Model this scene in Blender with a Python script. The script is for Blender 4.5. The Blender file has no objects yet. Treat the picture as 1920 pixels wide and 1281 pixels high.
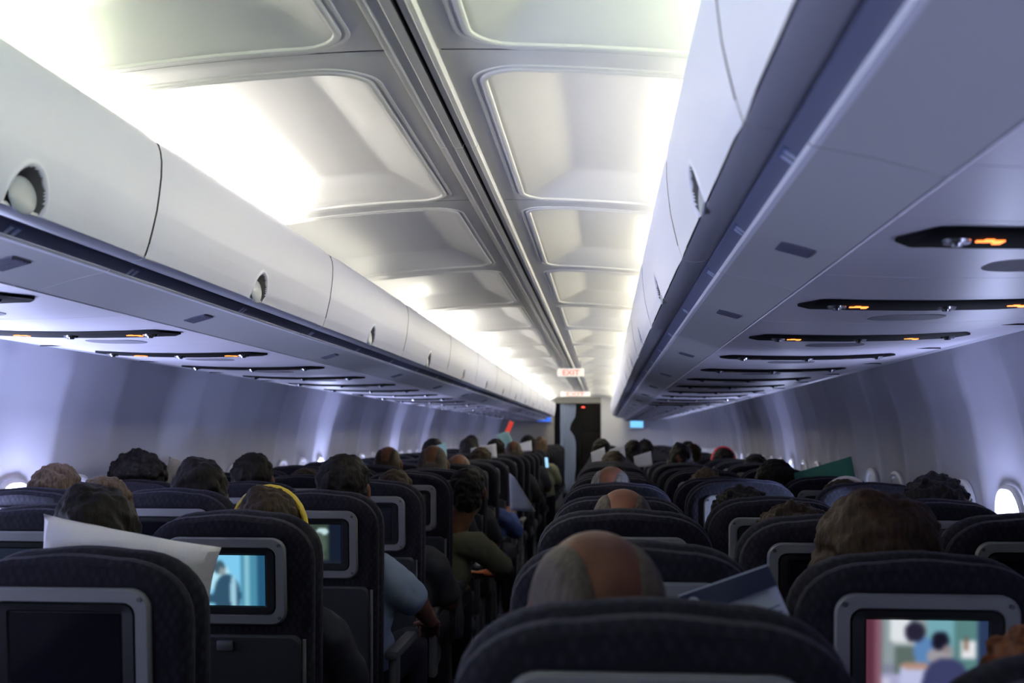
import bpy, bmesh, math, random
from mathutils import Vector, Matrix, noise
random.seed(7)
PI = math.pi
COL = bpy.context.scene.collection

# ---------------------------------------------------------------- camera, world, light, exposure
CX, CZ = 0.375, 1.36
cam = bpy.data.cameras.new('camera')
cam.sensor_width = 36.0
cam.lens = 2222.0 / 1920 * 36.0
cam.clip_start = 0.02
cam_o = bpy.data.objects.new('camera', cam)
COL.objects.link(cam_o)
Rm = Matrix.Rotation(0.0773, 3, 'Z') @ Matrix.Rotation(PI / 2 + 0.0784, 3, 'X') @ Matrix.Rotation(0.0031, 3, 'Z')
cam_o.matrix_world = Matrix.Translation((CX, 0, CZ)) @ Rm.to_4x4()
cam.dof.use_dof = True
cam.dof.focus_distance = 3.2
cam.dof.aperture_fstop = 5.0
sc = bpy.context.scene
sc.camera = cam_o
sc.view_settings.view_transform = 'Standard'
sc.view_settings.look = 'None'
sc.view_settings.gamma = 1.0
sc.view_settings.exposure = 0.4
w = bpy.data.worlds.new('world')
sc.world = w
w.use_nodes = True
w.node_tree.nodes['Background'].inputs[0].default_value = (0.55, 0.66, 1, 1)
w.node_tree.nodes['Background'].inputs[1].default_value = 0.3

L = 1.5            # bin and ceiling bay length
S0 = 2.265         # a bay joint
YEND = 23.5
YBACK = -1.6
# cove lamps along both sides on top of the bins: (left strength, right strength) per bay, index -2 = behind camera
COVE = {-3: (.8, .8), -2: (.8, .8), -1: (.30, .5), 0: (2.0, .95), 1: (.06, .75), 2: (.08, .75), 3: (1.8, 1.0)}


def area(name, loc, rot, sx, sy, power, col, spread=PI):
    l = bpy.data.lights.new(name, 'AREA')
    l.shape = 'RECTANGLE'
    l.size, l.size_y = sx, sy
    l.energy, l.color = power, col
    l.spread = spread
    o = bpy.data.objects.new(name, l)
    COL.objects.link(o)
    o.location, o.rotation_euler = loc, rot
    return o


for k in range(-3, 14):
    y0 = S0 + L * k
    ll, rr = COVE.get(k, (1.9, 1.3))
    yc = y0 + L / 2
    if yc > YEND - .3 or yc < YBACK:
        continue
    wl = (1.0, .97, .80) if k >= 0 else (.88, 1.0, .64)
    wr = (1.0, .96, .68) if k >= 0 else (.88, 1.0, .58)
    # pointing up and a little towards the aisle
    area('cove_lamp', (-.665, yc, 1.985), (0, PI - .75, 0), .05, L - .12, ll * 9.0, wl)
    area('cove_lamp', (.665, yc, 1.985), (0, PI + .75, 0), .05, L - .12, rr * 12.5, wr)


# ---------------------------------------------------------------- materials
def mat(name, col, rough=.5, metal=0, emit=None, es=1.0, bump=None, spec=.5, noise_col=None, aniso=0):
    m = bpy.data.materials.new(name)
    m.use_nodes = True
    nt = m.node_tree
    b = nt.nodes['Principled BSDF']
    b.inputs['Base Color'].default_value = (*col, 1)
    b.inputs['Roughness'].default_value = rough
    b.inputs['Metallic'].default_value = metal
    if name.startswith(('hair', 'cloth', 'skin')):
        spec = .12
    b.inputs['Specular IOR Level'].default_value = spec
    if emit:
        b.inputs['Emission Color'].default_value = (*emit, 1)
        b.inputs['Emission Strength'].default_value = es
    if bump or noise_col:
        tc = nt.nodes.new('ShaderNodeTexCoord')
        mp = nt.nodes.new('ShaderNodeMapping')
        nt.links.new(tc.outputs['Object'], mp.inputs[0])
    if bump:
        kind, scale, strength, dist = bump
        if kind == 'noise' or kind == 'hair':
            t = nt.nodes.new('ShaderNodeTexNoise')
            t.inputs['Scale'].default_value = scale
            t.inputs['Detail'].default_value = 4
            if kind == 'hair':
                mp.inputs['Scale'].default_value = (1, 1, .12)
            out = t.outputs[0]
        else:
            t = nt.nodes.new('ShaderNodeTexVoronoi')
            t.inputs['Scale'].default_value = scale
            out = t.outputs[0]
        nt.links.new(mp.outputs[0], t.inputs['Vector'])
        bp = nt.nodes.new('ShaderNodeBump')
        bp.inputs['Strength'].default_value = strength
        bp.inputs['Distance'].default_value = dist
        nt.links.new(out, bp.inputs['Height'])
        nt.links.new(bp.outputs[0], b.inputs['Normal'])
    if noise_col:
        c2, scale = noise_col
        t = nt.nodes.new('ShaderNodeTexNoise')
        t.inputs['Scale'].default_value = scale
        t.inputs['Detail'].default_value = 3
        if bump and bump[0] == 'hair':
            nt.links.new(mp.outputs[0], t.inputs['Vector'])
        else:
            nt.links.new(tc.outputs['Object'], t.inputs['Vector'])
        r = nt.nodes.new('ShaderNodeMapRange')
        r.inputs['From Min'].default_value = .38
        r.inputs['From Max'].default_value = .62
        nt.links.new(t.outputs[0], r.inputs[0])
        mx = nt.nodes.new('ShaderNodeMix')
        mx.data_type = 'RGBA'
        mx.inputs[6].default_value = (*col, 1)
        mx.inputs[7].default_value = (*c2, 1)
        nt.links.new(r.outputs[0], mx.inputs[0])
        nt.links.new(mx.outputs[2], b.inputs['Base Color'])
    return m


def fabric():
    m = bpy.data.materials.new('navy_seat_fabric')
    m.use_nodes = True
    nt = m.node_tree
    b = nt.nodes['Principled BSDF']
    b.inputs['Roughness'].default_value = .9
    b.inputs['Specular IOR Level'].default_value = .2
    b.inputs['Sheen Weight'].default_value = .06
    b.inputs['Sheen Tint'].default_value = (.5, .5, .8, 1)
    tc = nt.nodes.new('ShaderNodeTexCoord')
    mp = nt.nodes.new('ShaderNodeMapping')
    mp.inputs['Rotation'].default_value = (0, PI / 4, 0)
    mp.inputs['Scale'].default_value = (1, .8, .6)
    nt.links.new(tc.outputs['Object'], mp.inputs[0])
    t = nt.nodes.new('ShaderNodeTexVoronoi')
    t.inputs['Scale'].default_value = 85
    t.inputs['Randomness'].default_value = .35
    nt.links.new(mp.outputs[0], t.inputs['Vector'])
    cr = nt.nodes.new('ShaderNodeValToRGB')
    cr.color_ramp.elements[0].position = .15
    cr.color_ramp.elements[0].color = (.0095, .0088, .014, 1)
    cr.color_ramp.elements[1].position = .6
    cr.color_ramp.elements[1].color = (.0028, .0026, .0050, 1)
    nt.links.new(t.outputs[0], cr.inputs[0])
    nt.links.new(cr.outputs[0], b.inputs['Base Color'])
    bp = nt.nodes.new('ShaderNodeBump')
    bp.inputs['Strength'].default_value = .5
    bp.inputs['Distance'].default_value = .003
    bp.invert = True
    nt.links.new(t.outputs[0], bp.inputs['Height'])
    nt.links.new(bp.outputs[0], b.inputs['Normal'])
    return m


M = dict(
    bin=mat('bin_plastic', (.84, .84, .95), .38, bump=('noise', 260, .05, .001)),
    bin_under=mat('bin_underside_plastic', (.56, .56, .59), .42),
    lip=mat('bin_lip_plastic', (.40, .40, .46), .3),
    band=mat('navy_band', (.13, .14, .22), .55),
    cup=mat('latch_cup_plastic', (.13, .125, .13), .4),
    paddle=mat('latch_paddle', (.36, .39, .44), .35),
    ceil=mat('ceiling_plastic', (.80, .79, .76), .45),
    strip=mat('ceiling_strip_plastic', (.62, .61, .60), .5),
    dark=mat('dark_gap', (.01, .01, .012), .8),
    psu=mat('service_panel_plastic', (.70, .67, .76), .36),
    psub=mat('service_strip_black', (.004, .004, .005), .75, spec=.1),
    wall=mat('sidewall_plastic', (.37, .37, .43), .30, bump=('noise', 30, .08, .004)),
    trim=mat('trim_plastic', (.46, .46, .52), .4),
    chrome=mat('chrome_nozzle', (.7, .7, .75), .2, metal=1),
    orange=mat('orange_lit_sign', (.1, .02, 0), .5, emit=(1, .22, .04), es=2.6),
    grille=mat('speaker_grille', (.22, .21, .25), .6, bump=('voronoi', 220, .6, .002)),
    vent=mat('vent_grille', (.12, .12, .18), .5),
    floor=mat('cabin_carpet', (.015, .016, .025), .95, bump=('noise', 300, .5, .003), noise_col=((.03, .03, .045), 40)),
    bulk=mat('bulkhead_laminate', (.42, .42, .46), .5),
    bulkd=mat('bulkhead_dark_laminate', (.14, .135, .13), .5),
    curtain=mat('curtain_cloth', (.20, .24, .34), .85),
    black=mat('black_plastic', (.006, .006, .007), .35),
    glass=mat('screen_glass', (.004, .004, .006), .08),
    frame=mat('screen_frame_plastic', (.12, .12, .125), .45, spec=.3),
    screw=mat('screw_dark', (.02, .02, .02), .5),
    tray=mat('tray_plastic', (.022, .023, .025), .5, spec=.25),
    arm=mat('armrest_plastic', (.06, .06, .07), .4),
    metal=mat('seat_leg_metal', (.35, .35, .38), .35, metal=1),
    fabric=fabric(),
    shade=mat('window_shade', (.45, .45, .48), .5),
    bezel=mat('window_bezel', (.5, .5, .54), .4),
    paper=mat('white_paper', (.62, .62, .64), .7),
    pillow=mat('pillow_cloth', (.52, .50, .50), .8, bump=('noise', 14, .35, .02)),
    red=mat('glowing_red_print', (.55, .03, .02), .5, emit=(.7, .05, .03), es=.35),  # emission added to brighten the card, which is no lamp
)


# ---------------------------------------------------------------- mesh helpers
def mesh_obj(name, V, F, m, parent=None, smooth=True, mats=None, fm=None):
    me = bpy.data.meshes.new(name)
    me.from_pydata(V, [], F)
    for mm in (mats or [m]):
        me.materials.append(mm)
    if fm:
        for p, i in zip(me.polygons, fm):
            p.material_index = i
    if smooth:
        for p in me.polygons:
            p.use_smooth = True
    o = bpy.data.objects.new(name, me)
    COL.objects.link(o)
    if parent:
        o.parent = parent
    if smooth:
        auto(me)
    return o


def auto(me, ang=.6):
    bm = bmesh.new()
    bm.from_mesh(me)
    bmesh.ops.recalc_face_normals(bm, faces=bm.faces)
    for e in bm.edges:
        if len(e.link_faces) == 2 and e.calc_face_angle(0) > ang:
            e.smooth = False
    bm.to_mesh(me)
    bm.free()


def bmo(name, bm, m, parent=None, mats=None, ang=.6):
    me = bpy.data.meshes.new(name)
    bm.to_mesh(me)
    bm.free()
    for mm in (mats or [m]):
        me.materials.append(mm)
    for p in me.polygons:
        p.use_smooth = True
    auto(me, ang)
    o = bpy.data.objects.new(name, me)
    COL.objects.link(o)
    if parent:
        o.parent = parent
    return o


def box(bm, x0, x1, y0, y1, z0, z1, bev=0, mi=0):
    r = bmesh.ops.create_cube(bm, size=1)
    vs = r['verts']
    for v in vs:
        v.co = Vector(((x0 + x1) / 2 + v.co.x * (x1 - x0), (y0 + y1) / 2 + v.co.y * (y1 - y0), (z0 + z1) / 2 + v.co.z * (z1 - z0)))
    fs = {f for v in vs for f in v.link_faces}
    for f in fs:
        f.material_index = mi
    if bev:
        es = list({e for v in vs for e in v.link_edges})
        bmesh.ops.bevel(bm, geom=es, offset=bev, segments=2, profile=.5, affect='EDGES')


def cyl(bm, p0, p1, r0, r1=None, seg=12):
    p0, p1 = Vector(p0), Vector(p1)
    d = p1 - p0
    q = d.to_track_quat('Z', 'Y')
    bmesh.ops.create_cone(bm, cap_ends=True, segments=seg, radius1=r0, radius2=r1 if r1 is not None else r0, depth=d.length,
                          matrix=Matrix.Translation((p0 + p1) / 2) @ q.to_matrix().to_4x4())


def ell(bm, c, r, rot=None, seg=20):
    m = Matrix.Translation(c) @ (rot.to_4x4() if rot else Matrix.Identity(4)) @ Matrix.Diagonal((*r, 1))
    bmesh.ops.create_uvsphere(bm, u_segments=seg, v_segments=seg // 2 + 2, radius=1, matrix=m)


def cap(bm, p0, p1, r0, r1, seg=12):
    cyl(bm, p0, p1, r0, r1, seg)
    ell(bm, p0, (r0,) * 3, seg=seg)
    ell(bm, p1, (r1,) * 3, seg=seg)


def tag(o, label=None, cat=None, group=None, kind=None):
    if label:
        o['label'] = label
    if cat:
        o['category'] = cat
    if group:
        o['group'] = group
    if kind:
        o['kind'] = kind
    return o


def empty(name, loc=(0, 0, 0), rz=0):
    o = bpy.data.objects.new(name, None)
    o.empty_display_size = .1
    COL.objects.link(o)
    o.location = loc
    o.rotation_euler = (0, 0, rz)
    return o


KIDS = {}


def copy_tree(o, parent=None):
    c = o.copy()
    COL.objects.link(c)
    c.parent = parent
    for ch in list(o.children):
        copy_tree(ch, c)
    return c


def extrude_profile(name, prof, y0, y1, m, parent=None, closed=True, ny=1, mats=None, segm=None, caps=True):
    V, F, fm = [], [], []
    n = len(prof)
    for j in range(ny + 1):
        y = y0 + (y1 - y0) * j / ny
        for x, z in prof:
            V.append((x, y, z))
    rng = n if closed else n - 1
    for j in range(ny):
        for i in range(rng):
            a, b = i, (i + 1) % n
            F.append((j * n + a, j * n + b, (j + 1) * n + b, (j + 1) * n + a))
            fm.append(segm[i] if segm else 0)
    if closed and caps:
        F.append(tuple(range(n)))
        F.append(tuple(ny * n + i for i in range(n))[::-1])
        fm += [0, 0]
    return mesh_obj(name, V, F, m, parent, mats=mats, fm=fm if segm else None)


# ---------------------------------------------------------------- room shell
def struct(o):
    o['kind'] = 'structure'
    return o


bm = bmesh.new()
box(bm, -1.76, 1.76, YBACK, YEND + 2, -.05, 0)
struct(bmo('floor', bm, M['floor']))


def zc(x):
    return 2.114 - .097 * x * x


ceil = struct(empty('ceiling', (0, 0, 0)))
bm = bmesh.new()
box(bm, -1.75, 1.75, YBACK - .1, YEND, 2.24, 2.26)
bmo('backing_sheet', bm, M['dark'], ceil)


def sd_rrect(x, y, x0, x1, y0, y1, r):
    cx, cy = (x0 + x1) / 2, (y0 + y1) / 2
    qx = abs(x - cx) - (x1 - x0) / 2 + r
    qy = abs(y - cy) - (y1 - y0) / 2 + r
    return math.hypot(max(qx, 0), max(qy, 0)) + min(max(qx, qy), 0) - r


def ceiling_bay(sgn, name):
    """one coffered half bay, y from 0 to L"""
    xs = [.052 + (.80 - .052) * i / 74 for i in range(75)]
    ys = [.003 + (L - .006) * j / 110 for j in range(111)]
    V, F = [], []
    for y in ys:
        for x in xs:
            d = sd_rrect(x, y, .132, 2.0, .12, L - .05, .085)
            z = zc(x)
            if d < 0:
                t = min(1, -d / .15)
                z += .068 * (t - .05 * max(0, t - .85) / .15)
            e = min(y, L - y)
            if e < .012:
                z += .004 * (1 - e / .012)
            V.append((sgn * x, y, z))
    n = len(xs)
    for j in range(len(ys) - 1):
        for i in range(n - 1):
            F.append((j * n + i, j * n + i + 1, (j + 1) * n + i + 1, (j + 1) * n + i))
    me_o = mesh_obj(name, V, F, M['ceil'], ceil)
    # rounded double moulding round the recess
    r0 = .085
    for off, rad, nm in ((.010, .0085, 'inner_moulding'), (.030, .0050, 'outer_moulding')):
        X0, A, B, R = .132 - off, .12 - off, L - .05 + off, r0 + off
        path = [(.80 - (.80 - X0 - R) * i / 16, A) for i in range(16)]
        path += [(X0 + R - R * math.sin(a), A + R - R * math.cos(a)) for a in [PI / 2 * i / 12 for i in range(13)]]
        path += [(X0, A + R + (B - A - 2 * R) * i / 16) for i in range(1, 16)]
        path += [(X0 + R - R * math.cos(a), B - R + R * math.sin(a)) for a in [PI / 2 * i / 12 for i in range(13)]]
        path += [(X0 + R + (.80 - X0 - R) * i / 16, B) for i in range(1, 17)]
        V2, F2 = [], []
        K = 10
        for i, (px, py) in enumerate(path):
            ax, ay = path[max(0, i - 1)]
            bx, by = path[min(len(path) - 1, i + 1)]
            tx, ty = bx - ax, by - ay
            ll_ = math.hypot(tx, ty)
            nx2, ny2 = -ty / ll_, tx / ll_
            for k_ in range(K):
                an = 2 * PI * k_ / K
                qx, qy = px + nx2 * rad * math.cos(an), py + ny2 * rad * math.cos(an)
                V2.append((sgn * qx, qy, zc(px) + rad * .8 * math.sin(an)))
        for i in range(len(path) - 1):
            for k_ in range(K):
                F2.append((i * K + k_, i * K + (k_ + 1) % K, (i + 1) * K + (k_ + 1) % K, (i + 1) * K + k_))
        mesh_obj(nm, V2, F2, M['ceil'], me_o)
    return me_o


cb = {s: ceiling_bay(s, 'ceiling_panel') for s in (-1, 1)}
first = True
for k in range(-3, 15):
    y0 = S0 + L * k
    if y0 + L > YEND + .2:
        break
    for s in (-1, 1):
        o = cb[s]
        if not first:
            o = copy_tree(o, ceil)
        o.location.y = y0
    first = False
NB = k
# centre strip: flat spine with two raised rails and a dark groove
pf = [(-.052, 2.112), (-.050, 2.106), (-.044, 2.103), (-.036, 2.103), (-.032, 2.106), (-.012, 2.106), (-.008, 2.102), (.012, 2.102), (.014, 2.112),
      (.018, 2.112), (.021, 2.105), (.034, 2.105), (.038, 2.101), (.047, 2.103), (.052, 2.112), (.052, 2.13), (-.052, 2.13)]
sm = [1, 1, 1, 1, 1, 1, 1, 2, 2, 2, 1, 0, 0, 0, 0, 0, 0]
y = YBACK
while y < 21.9:
    y1 = min(y + L * 2, 21.9) if y > YBACK else S0 + L * .5
    extrude_profile('centre_rail', pf, y, y1 - .006, None, ceil, mats=[M['ceil'], M['strip'], M['dark']], segm=sm)
    y = y1

# added unseen strips behind bins so no light leaks, from bin backs to ceiling
for s, nm in ((-1, 'left'), (1, 'right')):
    pr = [(s * .80, 2.06), (s * .80, 1.90), (s * .83, 1.60)]
    pr = [(s * .802, 2.09), (s * .802, 1.93)]
    struct(extrude_profile('trim_1' if s < 0 else 'trim_2', pr, YBACK, YEND, M['bin'], closed=False))

WP = [(1.614, 1.690), (1.628, 1.655), (1.655, 1.58), (1.685, 1.48), (1.708, 1.36), (1.726, 1.22), (1.738, 1.05), (1.742, .85), (1.742, .6), (1.74, .3), (1.735, 0)]


def wx(z):
    for (xa, za), (xb, zb) in zip(WP, WP[1:]):
        if za >= z >= zb:
            return xa + (xb - xa) * (za - z) / (za - zb)
    return 1.63


PW = .508
WY0 = 4.10


def side_wall(s, name):
    zs = [1.690 - 1.69 * (i / 44) ** 1.2 for i in range(45)]
    ys = []
    y = YBACK
    V, F = [], []
    while y < YEND:
        ph = ((y - WY0) / PW + .5) % 1.0       # 0 at the joint between window bays
        ys.append((y, ph))
        y += PW / 14
    for y, ph in ys:
        for z in zs:
            a = abs(ph - .5) * 2                # 1 at joint
            rib = .016 * a ** 3 if z < 1.62 else .016 * a ** 3 * max(0, (1.69 - z) / .07)
            k2 = int(math.floor((y - WY0) / PW + .5))
            if a > .94 and k2 % 2 == 0 and ph < .5:
                rib -= .018
            V.append((s * (wx(z) - rib), y, z))
    n = len(zs)
    for j in range(len(ys) - 1):
        for i in range(n - 1):
            F.append((j * n + i, j * n + i + 1, (j + 1) * n + i + 1, (j + 1) * n + i))
    o = mesh_obj(name, V, F, M['wall'])
    auto(o.data, 1.2)
    return struct(o)


side_wall(-1, 'wall_left')
side_wall(1, 'wall_right')
bm = bmesh.new()
box(bm, -1.75, 1.75, YBACK - .05, YBACK, 0, 2.2)
struct(bmo('wall_back', bm, M['bulk']))

# trims where the service panels meet the wall and the bins
for i, (s, pr) in enumerate([(-1, [(1.575, 1.676), (1.60, 1.668), (1.622, 1.675), (1.622, 1.69), (1.575, 1.69)]), (1, [(1.575, 1.676), (1.60, 1.668), (1.622, 1.675), (1.622, 1.69), (1.575, 1.69)])]):
    struct(extrude_profile('trim_%d' % (3 + i), [(s * x, z) for x, z in pr], YBACK, YEND - .01, M['trim']))
for i, s in enumerate((-1, 1)):
    struct(extrude_profile('trim_%d' % (5 + i), [(s * .752, 1.66), (s * .80, 1.655), (s * 1.60, 1.70), (s * 1.66, 1.70), (s * 1.66, 1.72), (s * .752, 1.72)], YBACK, YEND - .01, M['dark']))


# windows
def daylight(name, col, s):
    return mat(name, (.02, .02, .02), .3, emit=col, es=s)


M['day'] = daylight('daylit_pane_bright', (.62, .70, 1.0), 9)
M['day2'] = daylight('daylit_pane_half', (.55, .62, 1.0), 5)
M['day3'] = daylight('daylit_gap_dim', (.66, .70, 1.0), 3)


def rr_outline(w, h, r, seg=6):
    pts = []
    for cx, cz, a0 in ((w / 2 - r, h / 2 - r, 0), (-w / 2 + r, h / 2 - r, 90), (-w / 2 + r, -h / 2 + r, 180), (w / 2 - r, -h / 2 + r, 270)):
        for i in range(seg + 1):
            a = math.radians(a0 + 90 * i / seg)
            pts.append((cx + r * math.cos(a), cz + r * math.sin(a)))
    return pts


def ring_mesh(rings, capf=True, capb=False):
    """rings: list of lists of 3d points with equal count"""
    V, F = [], []
    n = len(rings[0])
    for r in rings:
        V += r
    for j in range(len(rings) - 1):
        for i in range(n):
            a, b = i, (i + 1) % n
            F.append((j * n + a, j * n + b, (j + 1) * n + b, (j + 1) * n + a))
    if capf:
        F.append(tuple(range(n)))
    if capb:
        F.append(tuple((len(rings) - 1) * n + i for i in range(n)))
    return V, F


WINZ = 1.005


def make_window(s):
    """local: y along the cabin, z up, +x into wall times s; origin at pane centre"""
    root = empty('window')
    # follow the wall's slope through the window height
    def P(u, v, off):
        x = wx(WINZ + v) - .004 - off
        return (s * x, u, v)
    rings = []
    for wd, off in ((.02, .0), (.018, .010), (.006, .016), (-.006, .012), (-.012, .002)):
        rings.append([P(a, b, off) for a, b in rr_outline(.235 + 2 * wd, .345 + 2 * wd, .09 + wd)])
    V, F = ring_mesh(rings, capf=False)
    mesh_obj('window_frame', V, F, M['bezel'], root)
    return root


def pane_mesh(s, v0, v1, off, name, m, parent):
    ol = rr_outline(.235, .345, .09, 10)
    pts = [(a, min(max(b, v0), v1)) for a, b in ol]
    n = 8
    V, F = [], []
    # strips in v
    vs = [v0 + (v1 - v0) * i / n for i in range(n + 1)]

    def halfw(v):
        h = .1725
        if abs(v) < h - .09:
            return .1175
        t = abs(v) - (h - .09)
        return .0275 + math.sqrt(max(0, .09 ** 2 - t * t))
    for v in vs:
        for k in (-1, 1):
            V.append((s * (wx(WINZ + v) - .006 - off), k * max(.002, halfw(v) - .001), v))
    for i in range(n):
        F.append((2 * i, 2 * i + 1, 2 * i + 3, 2 * i + 2))
    o = mesh_obj(name, V, F, m, parent)
    return o


# openness of each window from WY0 (index 0) on
OPEN_L = {-8: 1, -7: 1, -5: 1, -4: 1, -3: 1, -2: .7, -1: 1, 0: 1, 1: .4, 2: .08, 3: .12, 4: .06, 5: .10, 6: .05, 7: .12, 8: .15, 9: 1, 10: .1, 11: .1, 12: .25, 13: .05, 14: 0, 15: .9, 16: .1, 17: .2, 18: .1, 19: .6}
OPEN_R = {-5: .1, -4: 0, -3: .0, -2: .05, -1: .0, 0: 1, 1: .0, 2: 0, 3: 0, 4: .06, 5: 0, 6: .0, 7: .0, 8: .0, 9: .7, 10: .3, 11: 0, 12: 0, 13: 0, 14: 0, 15: .3, 16: 0, 17: .2, 18: .1}
wn = 1
wproto = {}
for s in (-1, 1):
    for k in range(-10, 38):
        y = WY0 + PW * k
        if not (YBACK + .2 < y < YEND - .3):
            continue
        if s in wproto:
            r = copy_tree(wproto[s])
        else:
            r = wproto[s] = make_window(s)
            KIDS[s] = None
        r.name = 'window_%d' % wn
        wn += 1
        r.location = (0, y, WINZ)
        struct(r)
        op = (OPEN_L if s < 0 else OPEN_R).get(k, .15)
        r['op'] = op
for r in [o for o in COL.objects if o.name.startswith('window_') and o.type == 'EMPTY']:
    op = r['op']
    del r['op']
    s = -1 if r.children[0].data.vertices[0].co.x < 0 else 1
    # shade comes down from the top; the open part glows with daylight
    hgt = .345 * op
    if op > .02:
        pane_mesh(s, -.172, -.172 + hgt, 0, 'window_pane', M['day'] if op > .55 else M['day2'], r)
    if op > .02:
        # daylight thrown up from the bright clouds below the aircraft
        near = r.location.y
        o = area('window_daylight', (s * (wx(WINZ - .172 + hgt * .6) - .035), near, WINZ - .172 + hgt * .6), (0, 0, 0), .21, .10, (11.5 if s < 0 else 6.5) * op ** .7, (.55, .62, 1.0))
        o.rotation_euler = Vector((-s * .38, 0, .92)).to_track_quat('-Z', 'X').to_euler()
    if op < .98:
        pane_mesh(s, -.172 + hgt, .172, .003, 'window_shade', M['shade'], r)

# ---------------------------------------------------------------- overhead bins
FACE = [(.528, 1.707), (.519, 1.735), (.511, 1.77), (.505, 1.80), (.501, 1.835), (.498, 1.87), (.498, 1.90), (.501, 1.92), (.506, 1.936), (.514, 1.945), (.526, 1.9495), (.545, 1.956), (.565, 1.96), (.60, 1.962)]


def face_at(t):
    """t in metres along the face from the bottom"""
    d = 0
    for (xa, za), (xb, zb) in zip(FACE, FACE[1:]):
        l = math.hypot(xb - xa, zb - za)
        if d + l >= t or (xb, zb) == FACE[-1]:
            f = (t - d) / l
            nx, nz = -(zb - za) / l, (xb - xa) / l
            return xa + (xb - xa) * f, za + (zb - za) * f, nx, nz
        d += l


FL = sum(math.hypot(b[0] - a[0], b[1] - a[1]) for a, b in zip(FACE, FACE[1:]))


def make_bin(s, ln):
    root = empty('overhead_bin')
    hy = ln / 2
    # door with a half-round latch cup at its lower edge
    ys = [.004 + (hy - .10 - .004) * i / 6 for i in range(7)] + [hy - .095 + .19 * i / 76 for i in range(77)] + [hy + .10 + (ln - .004 - hy - .10) * i / 6 for i in range(7)]
    ts = [.10 * i / 40 for i in range(41)] + [.10 + (FL - .10) * i / 22 for i in range(1, 23)]
    V, F, fm = [], [], []
    for y in ys:
        for t in ts:
            x, z, nx, nz = face_at(t)
            u = (y - hy) / .062
            v = t / .070
            q = 1 - math.sqrt(u * u + v * v) if v >= 0 else 0
            dep = 0
            if q > 0:
                dep = -.026 * min(1, q / .22)
            elif q > -.16:
                dep = .0025 * math.sin((q + .16) / .16 * PI)
            e = min(y, ln - y)
            if e < .010:
                dep -= .006 * (1 - e / .010) if e > 0 else .006
            V.append((s * (x + nx * dep), y, z + nz * dep))
    n = len(ts)
    for j in range(len(ys) - 1):
        for i in range(n - 1):
            F.append((j * n + i, j * n + i + 1, (j + 1) * n + i + 1, (j + 1) * n + i))
            u = ((ys[j] + ys[j + 1]) / 2 - hy) / .062
            v = (ts[i] + ts[i + 1]) / 2 / .070
            fm.append(1 if u * u + v * v < .97 else 0)
    door = mesh_obj('door', V, F, None, root, mats=[M['bin'], M['cup']], fm=fm)
    # latch paddle inside the cup
    bm = bmesh.new()
    x, z, nx, nz = face_at(.03)
    ell(bm, (s * (x + .010), hy, z - .006), (.006, .045, .030), seg=24)
    bmo('latch_handle', bm, M['paddle'], door)
    # body: lip rail, navy band, underside, back and top
    body = [(.532, 1.7065), (.540, 1.7035), (.556, 1.701), (.572, 1.7025), (.583, 1.706), (.584, 1.712), (.532, 1.712)]
    extrude_profile('door_rail', [(s * a, b) for a, b in body], .004, ln - .004, M['lip'], root)
    pr = [(.584, 1.712), (.5845, 1.7025), (.603, 1.6855), (.640, 1.70), (.640, 1.712)]
    extrude_profile('number_band', [(s * a, b) for a, b in pr], .0, ln, M['band'], root)
    pr = [(.604, 1.6885), (.602, 1.684), (.606, 1.680), (.614, 1.6785), (.68, 1.664), (.750, 1.6425), (.752, 1.66), (.79, 1.90), (.79, 1.945), (.60, 1.958), (.60, 1.90), (.585, 1.713), (.64, 1.712), (.64, 1.70)]
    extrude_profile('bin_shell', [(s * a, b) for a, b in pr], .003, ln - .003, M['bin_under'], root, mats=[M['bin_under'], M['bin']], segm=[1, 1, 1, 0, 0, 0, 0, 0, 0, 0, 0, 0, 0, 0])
    pr = [(a + .003, b - (.003 if b > 1.94 else 0)) for a, b in FACE[1:-1]] + [(.78, 1.952), (.78, 1.70), (.64, 1.71), (.60, 1.714)]
    extrude_profile('joint_light_stop', [(s * a, b) for a, b in pr], -.003, .003, M['dark'], root)  # added dark divider, keeps cove light from leaking through the door joint
    # small vent on the underside
    bm = bmesh.new()
    vy = .62 if s > 0 else .76
    box(bm, -.028, .028, -.035, .035, -.0015, .0015)
    for q in range(5):
        box(bm, -.024, .024, -.03 + q * .0135, -.024 + q * .0135, -.003, -.0015)
    o = bmo('vent', bm, M['vent'], root)
    o.location = (s * .685, min(vy, ln - .2), 1.6605)
    o.rotation_euler = (0, s * .27, 0)
    # row placards in the band
    for py in (.10, ln / 2 + .10):
        bm = bmesh.new()
        box(bm, -.012, .012, -.024, .024, -.0008, .0008)
        o = bmo('row_placard', bm, mat_once('placard', (.10, .13, .28), .3), root)
        o.location = (s * .5965, py, 1.6925)
        o.rotation_euler = (0, s * .62, 0)
        for q in (-1, 1):
            bm = bmesh.new()
            box(bm, -.008, .008, -.006, .006, -.0006, .0006)
            k = bmo('symbol', bm, mat_once('placard_mark', (.5, .55, .7), .4), o)
            k.location = (0, q * .012, -.0012)
    return root


_mc = {}


def mat_once(n, *a, **k):
    if n not in _mc:
        _mc[n] = mat(n, *a, **k)
    return _mc[n]


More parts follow.
